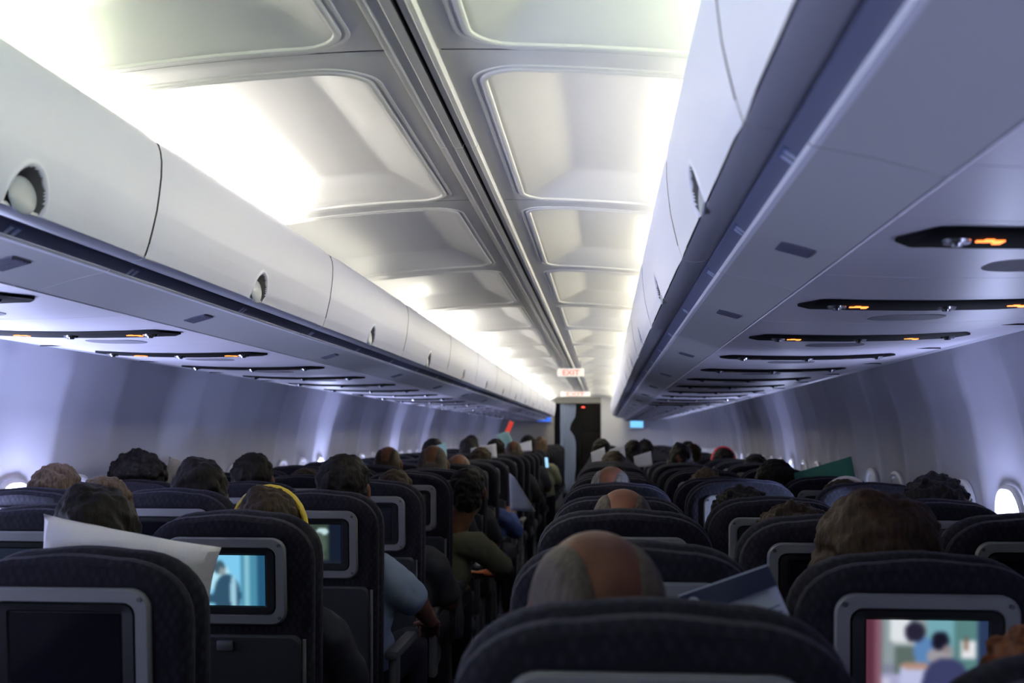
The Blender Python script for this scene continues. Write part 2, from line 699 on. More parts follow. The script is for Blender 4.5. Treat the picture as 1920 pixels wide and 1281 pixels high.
ORD = ['nearest', 'second nearest', 'third', 'fourth', 'fifth', 'sixth', 'seventh', 'eighth', 'ninth', 'tenth', 'eleventh', 'twelfth', 'thirteenth', 'fourteenth', 'fifteenth', 'sixteenth']
for s, side in ((-1, 'left'), (1, 'right')):
    edges = [-1.2, .0, S0 - .95 - (0 if s > 0 else 0), S0] if s > 0 else [-1.2, .2, 1.30, S0]
    edges = ([-.5, S0 - .95 - .0, S0 + .08] if s > 0 else [-.2, 1.26, S0])
    y = edges[-1]
    while y < 21.6:
        y += L
        edges.append(y)
    proto = None
    for i, (a, b) in enumerate(zip(edges, edges[1:])):
        if abs(b - a - L) < .001 and proto:
            o = copy_tree(proto)
        else:
            o = make_bin(s, b - a)
            if abs(b - a - L) < .001:
                proto = o
        o.location = (0, a, 0)
        nth = ORD[min(i, 15)]
        if i < 10:
            tag(o, '%s white overhead bin on the %s side, counted from the camera' % (nth, side), 'overhead bin', 'overhead bins on the %s' % side)
        else:
            tag(o, 'small distant white overhead bin on the %s side near the front bulkhead' % side, 'overhead bin', 'distant overhead bins on the %s' % side)

# ---------------------------------------------------------------- service panels above the seats
PP = [(.752, 1.6405), (.80, 1.638), (.90, 1.634), (1.05, 1.632), (1.2, 1.634), (1.35, 1.641), (1.46, 1.652), (1.54, 1.664), (1.574, 1.671)]


def pz(x):
    for (xa, za), (xb, zb) in zip(PP, PP[1:]):
        if xa <= x <= xb:
            return za + (zb - za) * (x - xa) / (xb - xa)
    return PP[-1][1]


PL = .845


def make_psu(s, lit=True):
    """y from 0 to PL; strip centred at .42"""
    root = empty('service_panel')
    n = 24
    pr = [(.754 + (1.573 - .754) * i / n) for i in range(n + 1)]
    pts = [(s * x, pz(x)) for x in pr] + [(s * 1.573, 1.685), (s * .754, 1.652)]
    extrude_profile('panel', pts, .002, .30, M['psu'], root)
    extrude_profile('panel', pts, .304, PL - .002, M['psu'], root)
    # tapered black strip
    V, F = [], []
    xs = [.785 + (1.385 - .785) * i / 20 for i in range(21)]
    xs = sorted(xs + [.79, .80, .81, .82, 1.345, 1.35, 1.365, 1.375])
    for x in xs:
        t = (x - .785) / .6
        w = .082 * min(1, (t / .06 + .10) if t < .054 else 1, ((1 - t) / .06 + .1))
        sk = .02 * (1 - min(1, t / .08))
        V += [(s * x, .42 - w + sk, pz(x) - .001), (s * x, .42 - w * .8 + sk, pz(x) - .006), (s * x, .42 + w * .8 + sk, pz(x) - .006), (s * x, .42 + w + sk, pz(x) - .001)]
    for i in range(len(xs) - 1):
        for q in range(3):
            F.append((4 * i + q, 4 * i + q + 1, 4 * i + 5 + q, 4 * i + 4 + q))
    F += [(0, 1, 2, 3), tuple(4 * (len(xs) - 1) + q for q in range(4))]
    strip = mesh_obj('black_strip', V, F, M['psub'], root)
    for x in (.862, 1.085, 1.325):
        bm = bmesh.new()
        cyl(bm, (s * x, .42, pz(x) - .004), (s * x, .42, pz(x) - .011), .021, .018, 16)
        cyl(bm, (s * x, .42, pz(x) - .010), (s * x, .42, pz(x) - .015), .010, .008, 12)
        bmo('air_nozzle', bm, M['chrome'], strip)
    for x in (.905, 1.225):
        bm = bmesh.new()
        z = pz(x) - .0075
        # cigarette bar and belt shapes of the lit sign
        box(bm, s * x - .019, s * x + .019, .408, .416, z - .001, z + .001)
        box(bm, s * x + .008, s * x + .019, .418, .434, z - .001, z + .001)
        box(bm, s * x - .010, s * x + .002, .398, .406, z - .001, z + .001)
        bmo('lit_sign', bm, M['orange'] if lit else mat_once('amber_unlit', (.10, .045, .02), .4), strip)
    # speaker grille beyond the strip
    V, F = [], []
    ol = rr_outline(.17, .13, .05, 5)
    V = [(s * (1.07 + a), .69 + b, pz(1.07 + a) - .0015) for a, b in ol]
    V += [(s * (1.07 + a * 1.0), .69 + b, pz(1.07 + a) + .003) for a, b in ol]
    nn = len(ol)
    F = [tuple(range(nn))] + [(i, (i + 1) % nn, nn + (i + 1) % nn, nn + i) for i in range(nn)]
    mesh_obj('speaker_grille', V, F, M['grille'], root)
    # oxygen flap latch tick near the wall
    bm = bmesh.new()
    box(bm, s * 1.44 - .04, s * 1.44 + .04, .20, .206, pz(1.44) - .004, pz(1.44))
    bmo('flap_latch', bm, M['dark'], root)
    return root


for s, side in ((-1, 'left'), (1, 'right')):
    proto, dimp = make_psu(s), make_psu(s, False)
    y = (2.30 if s < 0 else 1.665) - .42 - 3 * PL
    i = 0
    while y + PL < YEND:
        src = proto if i < 6 else dimp
        o = src if i in (0, 6) else copy_tree(src)
        o.location = (0, y, 0)
        j = i - (2 if s < 0 else 3)
        if j < 0:
            lab = 'lilac grey service panel above the %s seats, beside or behind the camera' % side
            gp = 'service panels beside the camera on the %s' % side
        elif j < 10:
            lab = '%s lilac grey service panel with black strip above the %s seats' % (ORD[j], side)
            gp = 'service panels above the %s seats' % side
        else:
            lab = 'thin distant service panel above the %s seats near the front bulkhead' % side
            gp = 'distant service panels above the %s seats' % side
        tag(o, lab, 'service panel', gp)
        y += PL
        i += 1

# ---------------------------------------------------------------- front end of the cabin
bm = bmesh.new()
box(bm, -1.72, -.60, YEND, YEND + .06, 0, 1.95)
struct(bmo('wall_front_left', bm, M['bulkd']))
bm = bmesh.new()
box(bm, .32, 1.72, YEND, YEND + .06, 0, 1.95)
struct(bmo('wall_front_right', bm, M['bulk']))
bm = bmesh.new()
box(bm, -1.72, 1.72, YEND, YEND + .06, 2.05, 2.26)
box(bm, -1.72, -.60, YEND, YEND + .06, 1.95, 2.05)
box(bm, .32, 1.72, YEND, YEND + .06, 1.95, 2.05)
struct(bmo('trim_7', bm, M['bulk']))
bm = bmesh.new()
box(bm, -.60, .32, YEND - .02, YEND + .05, 1.98, 2.10)
struct(bmo('trim_8', bm, mat_once('header', (.16, .16, .15), .5)))
bm = bmesh.new()
box(bm, -1.75, 1.75, YEND + 2, YEND + 2.05, 0, 2.3)
box(bm, -1.75, 1.75, YEND, YEND + 2.05, 2.26, 2.3)
struct(bmo('wall_galley', bm, M['black']))

g = empty('galley_cabinet', (.10, YEND + .35, 0))
bm = bmesh.new()
box(bm, -.19, .20, -.30, .3, 0, 2.0, .01)
bmo('cabinet_body', bm, mat_once('galley_door', (.008, .007, .007), .9, spec=.05), g)
for i, z in enumerate((.3, .95, 1.45)):
    bm = bmesh.new()
    box(bm, -.17, .18, -.315, -.30, z, z + .45, .005)
    bmo('cabinet_door', bm, mat_once('galley_door', (.008, .007, .007), .9, spec=.05), g)
bm = bmesh.new()
box(bm, -.16, -.10, -.325, -.316, 1.895, 1.915)
bmo('red_indicator', bm, mat_once('red_lamp', (.2, 0, 0), .5, emit=(1, .08, .05), es=2.5), g)
tag(g, 'black galley cabinet with a red indicator in the doorway at the aisle end', 'cabinet')

V, F = [], []
nx_, nz_ = 40, 14
for j in range(nz_ + 1):
    z = 1.96 - 1.75 * j / nz_
    pinch = 1 - .45 * math.exp(-((z - 1.5) / .14) ** 2)
    for i in range(nx_ + 1):
        t = i / nx_
        V.append((-.50 + .30 * t * pinch + (.02 if pinch < 1 else 0), YEND - .05 + .03 * math.sin(t * 6 * 2 * PI), z))
for j in range(nz_):
    for i in range(nx_):
        a = j * (nx_ + 1) + i
        F.append((a, a + 1, a + nx_ + 2, a + nx_ + 1))
cu = mesh_obj('doorway_curtain', V, F, M['curtain'])
sol = cu.modifiers.new('s', 'SOLIDIFY')
sol.thickness = .006
tag(cu, 'blue grey tied-back curtain left of the dark galley doorway', 'curtain')


def wall_screen(x, y, z, label, tilt, emit, wdt=.25, hgt=.19):
    r = empty('cabin_monitor', (x, y, z))
    bm = bmesh.new()
    box(bm, -wdt / 2 - .02, wdt / 2 + .02, -.02, .02, -hgt / 2 - .03, hgt / 2 + .02, .006)
    a = bmo('housing', bm, mat_once('monitor_housing', (.45, .47, .52), .4) if tilt == 0 else M['band'], r)
    bm = bmesh.new()
    box(bm, -wdt / 2, wdt / 2, -.024, -.0195, -hgt / 2, hgt / 2)
    bmo('screen', bm, mat('monitor_' + label[:6], (0, 0, 0), .3, emit=emit, es=1.0), r)
    r.rotation_euler = (tilt, 0, 0)
    return tag(r, label, 'monitor')


wall_screen(1.02, YEND - .03, 1.60, 'small light blue lit monitor on the right front bulkhead', 0, (.18, .55, 1.0))
wall_screen(-.80, YEND - .06, 1.70, 'small deep blue lit monitor under the far end of the left bins', .15, (.03, .16, .95), .26, .15)


def text_mesh(name, s, size, m, parent, loc, rot=(PI / 2, 0, 0), sx=1.0):
    cu = bpy.data.curves.new(name, 'FONT')
    cu.body = s
    cu.size = size
    cu.extrude = .001
    cu.align_x = 'CENTER'
    cu.align_y = 'CENTER'
    t = bpy.data.objects.new(name, cu)
    COL.objects.link(t)
    dg = bpy.context.evaluated_depsgraph_get()
    me = bpy.data.meshes.new_from_object(t.evaluated_get(dg))
    COL.objects.unlink(t)
    bpy.data.objects.remove(t)
    o = bpy.data.objects.new(name, me)
    me.materials.clear()
    me.materials.append(m)
    COL.objects.link(o)
    o.parent = parent
    o.location = loc
    o.rotation_euler = rot
    o.scale = (sx, 1, 1)
    return o


def exit_sign(y, wdt, xc, zt, label):
    r = empty('exit_sign', (xc, y, zt))
    bm = bmesh.new()
    box(bm, -wdt / 2, wdt / 2, -.02, .02, -.085, 0, .008)
    bmo('sign_box', bm, mat_once('sign_box', (.7, .66, .64), .4, emit=(1, .95, .9), es=.25), r)
    bm = bmesh.new()
    for q in (-.35, .35):
        cyl(bm, (q * wdt, 0, -.004), (q * wdt, 0, 2.108 - zt), .004, .004, 8)
    bmo('hanger', bm, M['frame'], r)
    text_mesh('sign_letters', 'EXIT', .075, mat_once('sign_red', (.6, .03, .02), .5, emit=(.9, .12, .08), es=.5), r, (0, -.0215, -.045), sx=wdt / .24)
    return tag(r, label, 'sign')


exit_sign(12.0, .27, .045, 2.03, 'white hanging sign with red EXIT letters below the ceiling spine, nearer one')
exit_sign(20.0, .50, -.10, 2.085, 'distant hanging sign with red letters just before the galley doorway')

# ---------------------------------------------------------------- seats
def u_outline(hw, zt, zb, r, seg=8, waist=0.0):
    """closed outline: up the right side, round the top, down the left"""
    pts = [(hw - waist, zb)]
    for i in range(5):
        z = zb + (zt - r - zb) * (i + 1) / 5.0 - .0
        pts.append((hw - waist * (1 - (i + 1) / 5.0), z))
    pts = pts[:-1]
    for i in range(seg + 1):
        a = PI / 2 * i / seg
        # superelliptic corner
        pts.append((hw - r + r * math.cos(a) ** .9, zt - r * .8 + r * .8 * math.sin(a) ** .9))
    nm = 5
    for i in range(1, nm):
        t = i / nm
        pts.append(((hw - r) * (1 - 2 * t), zt + .006 * math.sin(PI * t)))
    left = [(-x, z) for x, z in pts[:len(pts) - nm + 1]][::-1]
    return pts + left


TILT = .12     # recline lean per metre above the hinge


def lean(x, y, z):
    return (x, y - TILT * (z - .95), z)


def make_seat(detail=True, arm_side=1):
    root = empty('airline_seat')
    # local origin: floor under the rear face of the head part; faces +Y
    prof = [(0.0, .030), (.004, .014), (.016, .003), (.032, 0.0), (.048, .003), (.058, .013), (.064, .016), (.070, .012), (.084, .001), (.105, -.003), (.130, .004), (.145, .022), (.150, .045)]
    rings = []
    for d, ins in prof:
        top = 1.165 - ins + (.004 if d > .064 else 0)
        ol = u_outline(.212 - ins, top, .40, .135 - ins * .5, waist=.012)
        rings.append([lean(x, d - (.0 if z > .8 else 0), z) for x, z in ol])
    V, F = ring_mesh(rings, True, True)
    back = mesh_obj('backrest', V, F, M['fabric'], root)
    auto(back.data, 1.1)

    def rr_ring(wd, hg, r, cx, cz, y, seg=6):
        return [lean(cx + a, y, cz + b) for a, b in rr_outline(wd, hg, r, seg)]
    fz = 1.010
    # light grey surround with a dark rebate
    rs = [rr_ring(.300, .212, .034, 0, fz, .004), rr_ring(.300, .212, .034, 0, fz, -.008), rr_ring(.292, .204, .031, 0, fz, -.013),
          rr_ring(.252, .166, .022, 0, fz, -.013), rr_ring(.246, .160, .020, 0, fz, -.004)]
    V, F = ring_mesh(rs, False)
    fr = mesh_obj('screen_surround', V, F, M['frame'], root)
    auto(fr.data, .5)
    rs = [rr_ring(.248, .162, .020, 0, fz, -.004), rr_ring(.242, .156, .018, 0, fz, -.011), rr_ring(.204, .130, .006, 0, fz + .002, -.009), rr_ring(.198, .124, .004, 0, fz + .002, -.005)]
    V, F = ring_mesh(rs, False, True)
    mesh_obj('screen_bezel', V, F, M['black'], root)
    if detail:
        for sx in (-1, 1):
            for sz in (-1, 1):
                bm = bmesh.new()
                c = lean(sx * .134, -.0145, fz + sz * .088)
                cyl(bm, (c[0], c[1] - .001, c[2]), (c[0], c[1] + .003, c[2]), .0042, .0042, 10)
                bmo('screw', bm, M['screw'], fr)
    rs = [rr_ring(.196, .122, .003, 0, fz + .002, -.0065), ]
    V, F = ring_mesh(rs, True)
    mesh_obj('screen', V, F, M['glass'], root)
    # grey lower shell with folded tray
    if detail:
        rs = []
        for d, ins in ((.004, 0), (-.010, .0), (-.016, .006)):
            rs.append([lean(x, d, z) for x, z in [(a, .665 + b) for a, b in rr_outline(.372 - 2 * ins, .43 - 2 * ins, .022)]])
        V, F = ring_mesh(rs, False, True)
        sh = mesh_obj('tray_table', V, F, M['tray'], root)
        auto(sh.data, .4)
        bm = bmesh.new()
        c = lean(0, -.020, .855)
        box(bm, -.02, .02, c[1] - .004, c[1] + .006, c[2] - .012, c[2] + .012, .003)
        bmo('tray_latch', bm, M['arm'], sh)
        for sx in (-1, 1):
            bm = bmesh.new()
            c0, c1 = lean(sx * .192, -.004, .87), lean(sx * .188, -.004, .47)
            cyl(bm, c0, c1, .0045, .0045, 8)
            bmo('side_rail', bm, M['frame'], sh)
    bm = bmesh.new()
    box(bm, -.215, .215, .12, .60, .36, .47, .035)
    bmo('seat_cushion', bm, M['fabric'], root)
    if detail:
        for sx in (-1, 1):
            bm = bmesh.new()
            x = arm_side * .239
            box(bm, x - .022, x + .022, .10, .50, .635, .665, .010)
            box(bm, x - .014, x + .014, .13, .20, .40, .64, .006)
            if sx > 0:
                bmo('armrest', bm, M['arm'], root)
            else:
                bm.free()
            bm = bmesh.new()
            cyl(bm, (sx * .15, .18, 0), (sx * .15, .22, .37), .016, .016, 8)
            cyl(bm, (sx * .15, .50, 0), (sx * .15, .46, .37), .016, .016, 8)
            box(bm, sx * .15 - .02, sx * .15 + .02, .12, .56, .0, .02)
            bmo('leg', bm, M['metal'], root)
    else:
        bm = bmesh.new()
        box(bm, -.16, .16, .16, .50, 0, .37, .02)
        bmo('seat_base', bm, M['metal'], root)
    return root


CXS = {'A': -1.497, 'B': -1.02, 'C': -.542, 'D': .425, 'E': .905, 'F': 1.383}
CNAME = {'A': 'left window', 'B': 'left middle', 'C': 'left aisle', 'D': 'right aisle', 'E': 'right middle', 'F': 'right window'}
Y0, PIT = 1.17, .845
SEATS = {}
OFF = {('E', 1): (.035, -.016), ('E', 4): (.08, .015), ('D', 0): (.06, .008), ('E', 0): (.0, -.028), ('D', 3): (0, -.005), ('C', 1): (-.01, -.018),
       ('C', 4): (.04, .004), ('C', 5): (.05, .012), ('E', 2): (0, -.006), ('D', 2): (0, .004), ('F', 3): (0, -.01), ('F', 1): (0, -.01)}
protos = {}
RN = ['nearest', 'second', 'third', 'fourth', 'fifth', 'sixth', 'seventh', 'eighth', 'ninth', 'tenth']
rnd = random.Random(3)
for r in range(0, 25):
    for c in 'ABCDEF':
        if r == 0 and c in 'ABCF':
            continue
        key = (r < 11, 1 if c in 'ABC' else -1)
        if key not in protos:
            o = protos[key] = make_seat(*key)
        else:
            o = copy_tree(protos[key])
        dy, dz = OFF.get((c, r), (rnd.uniform(-.02, .02), rnd.uniform(-.008, .008)))
        o.location = (CXS[c], Y0 + PIT * r + dy, dz)
        SEATS[(c, r)] = o
        base = 0 if c in 'DE' else 1
        if r - base < 10:
            lab = 'dark navy %s seat, %s of its column from the camera' % (CNAME[c], RN[r - base])
            gp = 'navy seats in the %s column' % CNAME[c]
        else:
            lab = 'tiny distant navy %s seat towards the front bulkhead' % CNAME[c]
            gp = 'distant navy seats in the %s column' % CNAME[c]
        tag(o, lab, 'seat', gp)


def relabel(c, r, lab):
    SEATS[(c, r)]['label'] = lab


relabel('D', 0, 'large navy seat back at the bottom centre, behind the nearest bald man')
relabel('E', 0, 'navy seat at the bottom right corner under the auburn curly hair')
relabel('C', 1, 'navy seat with blank dark screen at bottom left, white pillow over it')
relabel('E', 1, 'navy seat at lower right whose screen shows two people beside a bed')
relabel('C', 2, 'navy aisle seat on the left whose screen shows a man in a suit')
relabel('C', 3, 'navy aisle seat left, behind the dark-haired man, screen partly showing a film')
relabel('C', 4, 'navy aisle seat left with a blue figure on its dark screen')
relabel('C', 5, 'navy aisle seat left whose screen is cut to a bright white sliver')
relabel('E', 4, 'navy seat lit bright blue with pale surround behind dark curly hair')
relabel('B', 2, 'left middle navy seat with a dim blue screen right of the blond head')


# film pictures on the lit screens: the screen itself is the picture
def film(name, fn, strength=1.0):
    strength *= .72
    nx, nz = 72, 45
    V, F, C = [], [], []
    W, H = .196, .122
    for j in range(nz + 1):
        for i in range(nx + 1):
            V.append(lean(-W / 2 + W * i / nx, -.0075, 1.012 - H / 2 + H * j / nz))
    for j in range(nz):
        for i in range(nx):
            a = j * (nx + 1) + i
            F.append((a, a + 1, a + nx + 2, a + nx + 1))
            C.append(fn((i + .5) / nx, 1 - (j + .5) / nz))
    me = bpy.data.meshes.new(name)
    me.from_pydata(V, [], F)
    at = me.attributes.new('pic', 'FLOAT_COLOR', 'CORNER')
    for _ in range(2):
        C = [tuple(sum(C[max(0, min(nz - 1, j + b)) * nx + max(0, min(nx - 1, i + a))][q] for a in (-1, 0, 1) for b in (-1, 0, 1)) / 9 for q in range(3)) for j in range(nz) for i in range(nx)]
    k = 0
    for p, c in zip(me.polygons, C):
        for _ in p.loop_indices:
            at.data[k].color = (*[q ** 2.2 for q in c], 1)
            k += 1
    m = mat('film_' + name, (.01, .01, .01), .15)
    nt = m.node_tree
    an = nt.nodes.new('ShaderNodeAttribute')
    an.attribute_name = 'pic'
    b = nt.nodes['Principled BSDF']
    nt.links.new(an.outputs['Color'], b.inputs['Emission Color'])
    b.inputs['Emission Strength'].default_value = strength
    me.materials.append(m)
    return me


def inel(u, v, cx, cy, rx, ry):
    return ((u - cx) / rx) ** 2 + ((v - cy) / ry) ** 2 < 1


def film_bed(u, v):
    c = (.45, .52, .52)
    if u > .14:
        c = (.55, .60, .62) if v < .6 else (.50, .52, .60)
    if .2 < u < .36 and v < .3:
        c = (.88, .90, .92)
    if .22 < u < .42 and .3 < v < .34:
        c = (.75, .78, .78)
    if .24 < u < .40 and .36 < v < .8:
        c = (.36, .42, .40)
    if .5 < u < .75 and v < .35:
        c = (.45, .66, .70)
    if .72 < u < .92:
        c = (.34, .50, .50)
    if .78 < u < .90 and .26 < v < .52:
        c = (.90, .90, .92)
    if .80 < u < .83 and .22 < v < .4:
        c = (.42, .30, .2)
    if v > .74 and u < .5:
        c = (.66, .66, .80)
    if v > .80 and .08 < u < .2:
        c = (.78, .78, .88)
    if .28 < u < .5 and .6 < v < .95:
        c = (.74, .76, .90)
    if inel(u, v, .48, .42, .09, .20):
        c = (.36, .52, .72)
    if inel(u, v, .40, .62, .12, .05):
        c = (.70, .55, .48)
    if inel(u, v, .60, .48, .10, .12):
        c = (.62, .60, .62)
    if inel(u, v, .66, .88, .20, .38) and v > .5:
        c = (.24, .25, .40)
    if inel(u, v, .40, .16, .085, .14):
        c = (.16, .15, .22)
    if inel(u, v, .61, .28, .075, .13):
        c = (.10, .10, .16)
    if inel(u, v, .66, .38, .03, .06):
        c = (.55, .50, .52)
    if u < .07:
        c = (.36, .20, .26)
    elif u < .12:
        c = (.52, .36, .42)
    if u > .92:
        c = (.16, .22, .34)
    return c


def film_suit(u, v):
    c = (.50, .80, .95)
    if u < .30:
        c = (.62, .88, .98)
    if u > .70:
        c = (.30, .55, .66)
    if u > .90:
        c = (.16, .34, .46)
    if .74 < u < .80:
        c = (.52, .76, .84)
    if inel(u, v, .40, .42, .16, .3):
        c = (.70, .90, .97)
    if inel(u, v, .52, .80, .17, .42) or inel(u, v, .30, .86, .25, .09):
        c = (.20, .33, .42)
    if inel(u, v, .60, .75, .045, .35):
        c = (.62, .80, .88)
    if inel(u, v, .42, .24, .075, .13):
        c = (.26, .36, .42)
    if inel(u, v, .46, .32, .04, .08):
        c = (.55, .60, .62)
    return c


def film_room(u, v):
    c = (.22, .28, .24)
    if u > .80:
        c = (.08, .12, .18)
    if inel(u, v, .70, .18, .10, .10):
        c = (.75, .86, .88)
    if inel(u, v, .62, .5, .15, .3):
        c = (.30, .36, .32)
    if inel(u, v, .63, .84, .09, .1):
        c = (.52, .40, .40)
    if v > .9:
        c = (.12, .14, .18)
    return c


def film_blue(u, v):
    c = (.03, .035, .05)
    if inel(u, v, .55, .35, .16, .2):
        c = (.12, .20, .36)
    if inel(u, v, .52, .62, .14, .32):
        c = (.22, .45, .66)
    if inel(u, v, .50, .14, .13, .05):
        c = (.70, .66, .60)
    if inel(u, v, .52, .9, .15, .06):
        c = (.40, .55, .68)
    return c


def film_white(u, v):
    c = (.84, .90, .80) if u > .5 else (.30, .34, .30)
    if u > .92:
        c = (.10, .12, .08)
    return c


def film_dim(u, v):
    c = (.12, .15, .20)
    if v > .3:
        c = (.13, .18, .27)
    if inel(u, v, .75, .55, .1, .1):
        c = (.30, .42, .55)
    return c


def set_film(c, r, fn, nm, st=1.0, label=None):
    for ch in SEATS[(c, r)].children:
        if ch.name.split('.')[0] == 'screen':
            ch.data = film(nm, fn, st)
            ch['label'] = label or 'lit screen'


set_film('E', 1, film_bed, 'bed', 1.0, 'lit screen showing two dark-haired people at a bed')
set_film('C', 2, film_suit, 'suit', 1.0, 'lit screen showing a dark suited man')
set_film('C', 3, film_room, 'room', 1.0)
set_film('C', 4, film_blue, 'blue', 1.0)
set_film('C', 5, film_white, 'white', 1.0)
set_film('B', 2, film_dim, 'dim', 1.0)
set_film('C', 8, film_dim, 'dim2', 1.0)
set_film('F', 7, film_suit, 'suit2', .8)
set_film('F', 6, film_dim, 'dim3', 1.0)

# ---------------------------------------------------------------- people
def remesh(name, bm, voxel, smooth=4, disp=None):
    me = bpy.data.meshes.new(name)
    bm.to_mesh(me)
    bm.free()
    o = bpy.data.objects.new(name, me)
    COL.objects.link(o)
    md = o.modifiers.new('r', 'REMESH')
    md.mode = 'VOXEL'
    md.voxel_size = voxel
    s = o.modifiers.new('s', 'SMOOTH')
    s.iterations = smooth
    s.factor = .6
    dg = bpy.context.evaluated_depsgraph_get()
    out = bpy.data.meshes.new_from_object(o.evaluated_get(dg))
    bpy.data.objects.remove(o)
    bpy.data.meshes.remove(me)
    out.name = name
    if disp:
        fr, amp = disp
        out.update()
        ns = [v.normal.copy() for v in out.vertices]
        for v, n in zip(out.vertices, ns):
            v.co += n * amp * (noise.fractal(v.co * fr, 1.0, 2.0, 3))
    for p in out.polygons:
        p.use_smooth = True
    return out


HZ = 1.125   # head centre height in the body's own frame


def body_bm(pose):
    """seated body facing +Y, origin on the floor below the head; pose adjusts the hips' side offset and the arms"""
    hip = pose.get('hip', 0)
    bm = bmesh.new()

    def S(p):
        x, y, z = p
        t = max(0, min(1, (HZ - .08 - z) / (HZ - .08 - .58)))
        if z < .58:
            t = 1
        return (x + hip * t, y, z)
    # head
    h = HZ
    ell(bm, (0, -.012, h + .018), (.076, .096, .094), seg=28)
    ell(bm, (0, .028, h - .045), (.060, .068, .078), seg=24)
    ell(bm, (0, .055, h - .100), (.030, .030, .024), seg=14)            # chin
    cap(bm, (0, .090, h + .005), (0, .112, h - .030), .009, .014)       # nose
    ell(bm, (0, .088, h - .066), (.024, .012, .007), seg=12)            # lips
    for s in (-1, 1):
        ell(bm, (s * .031, .080, h + .004), (.013, .012, .010), seg=12)   # eyelids
        ell(bm, (s * .030, .084, h + .024), (.020, .008, .006), seg=12)   # brow
        ell(bm, (s * .080, -.006, h - .004), (.012, .021, .035), Matrix.Rotation(s * .35, 3, 'Z'), seg=14)
    cap(bm, (0, -.020, h - .06), S((0, -.045, h - .20)), .055, .060)
    # torso
    cap(bm, S((-.135, -.05, h - .255)), S((.135, -.05, h - .255)), .062, .062)
    ell(bm, S((0, -.045, h - .235)), (.13, .07, .06))
    ell(bm, S((0, -.03, h - .38)), (.172, .11, .17))
    ell(bm, S((0, .00, h - .50)), (.160, .115, .13))
    ell(bm, (hip, .04, .55), (.175, .14, .10))
    for s, side in ((-1, 'L'), (1, 'R')):
        cap(bm, (hip + s * .09, .05, .545), (hip + s * .11, .42, .565), .080, .058)
        cap(bm, (hip + s * .11, .42, .555), (hip + s * .11, .46, .12), .056, .038)
        cap(bm, (hip + s * .11, .45, .05), (hip + s * .12, .56, .045), .042, .034)
        el, wr, hd = pose.get(side, ((s * .225, .03, .70), (s * .13, .26, .66), (s * .09, .33, .655)))
        sh = S((s * .17, -.05, h - .265))
        cap(bm, sh, el, .050, .040)
        cap(bm, el, wr, .039, .026)
        # palm, fingers and thumb, gently curled
        w, hh = Vector(wr), Vector(hd)
        d = (hh - w).normalized()
        side_v = d.cross(Vector((0, 0, 1)))
        if side_v.length < .1:
            side_v = Vector((1, 0, 0))
        side_v.normalize()
        up = side_v.cross(d)
        pc = w + d * .055
        rotm = Matrix((side_v, d, up)).transposed()
        ell(bm, pc, (.040, .052, .016), rotm, seg=14)
        for q, ln in zip((-1.5, -.5, .5, 1.5), (.060, .075, .070, .052)):
            b0 = w + d * .090 + side_v * q * .020
            b1 = b0 + d * ln * .55 - up * .006
            b2 = b1 + d * ln * .35 - up * .026
            cap(bm, b0, b1, .0095, .009, 8)
            cap(bm, b1, b2, .009, .008, 8)
        t0 = w + d * .030 - side_v * s * .030
        t1 = t0 + d * .045 - side_v * s * .024
        cap(bm, t0, t1, .011, .009, 8)
    return bm


def shirt_bm(pose, long=False):
    hip = pose.get('hip', 0)
    bm = bmesh.new()
    h = HZ

    def S(p):
        x, y, z = p
        t = max(0, min(1, (HZ - .08 - z) / (HZ - .08 - .58)))
        if z < .58:
            t = 1
        return (x + hip * t, y, z)
    cap(bm, S((-.14, -.05, h - .255)), S((.14, -.05, h - .255)), .070, .070)
    ell(bm, S((0, -.045, h - .235)), (.13, .080, .064))
    ell(bm, S((0, -.03, h - .38)), (.184, .122, .175))
    ell(bm, S((0, .00, h - .50)), (.176, .130, .14))
    ell(bm, (hip, .03, .58), (.182, .145, .08))
    for s, side in ((-1, 'L'), (1, 'R')):
        el, wr, hd = pose.get(side, ((s * .225, .03, .70), (s * .13, .26, .66), (s * .09, .33, .655)))
        sh = Vector(S((s * .165, -.05, h - .268)))
        e = Vector(el)
        f = 1.0 if long else .78
        cap(bm, sh, sh + (e - sh) * f, .066, .060)
        if long:
            w = Vector(wr)
            cap(bm, e, e + (w - e) * .92, .052, .038)
    return bm


def trousers_bm(pose):
    hip = pose.get('hip', 0)
    bm = bmesh.new()
    ell(bm, (hip, .04, .545), (.185, .150, .105))
    for s in (-1, 1):
        cap(bm, (hip + s * .09, .05, .545), (hip + s * .11, .42, .565), .090, .070)
        cap(bm, (hip + s * .11, .42, .555), (hip + s * .11, .46, .15), .068, .056)
    return bm


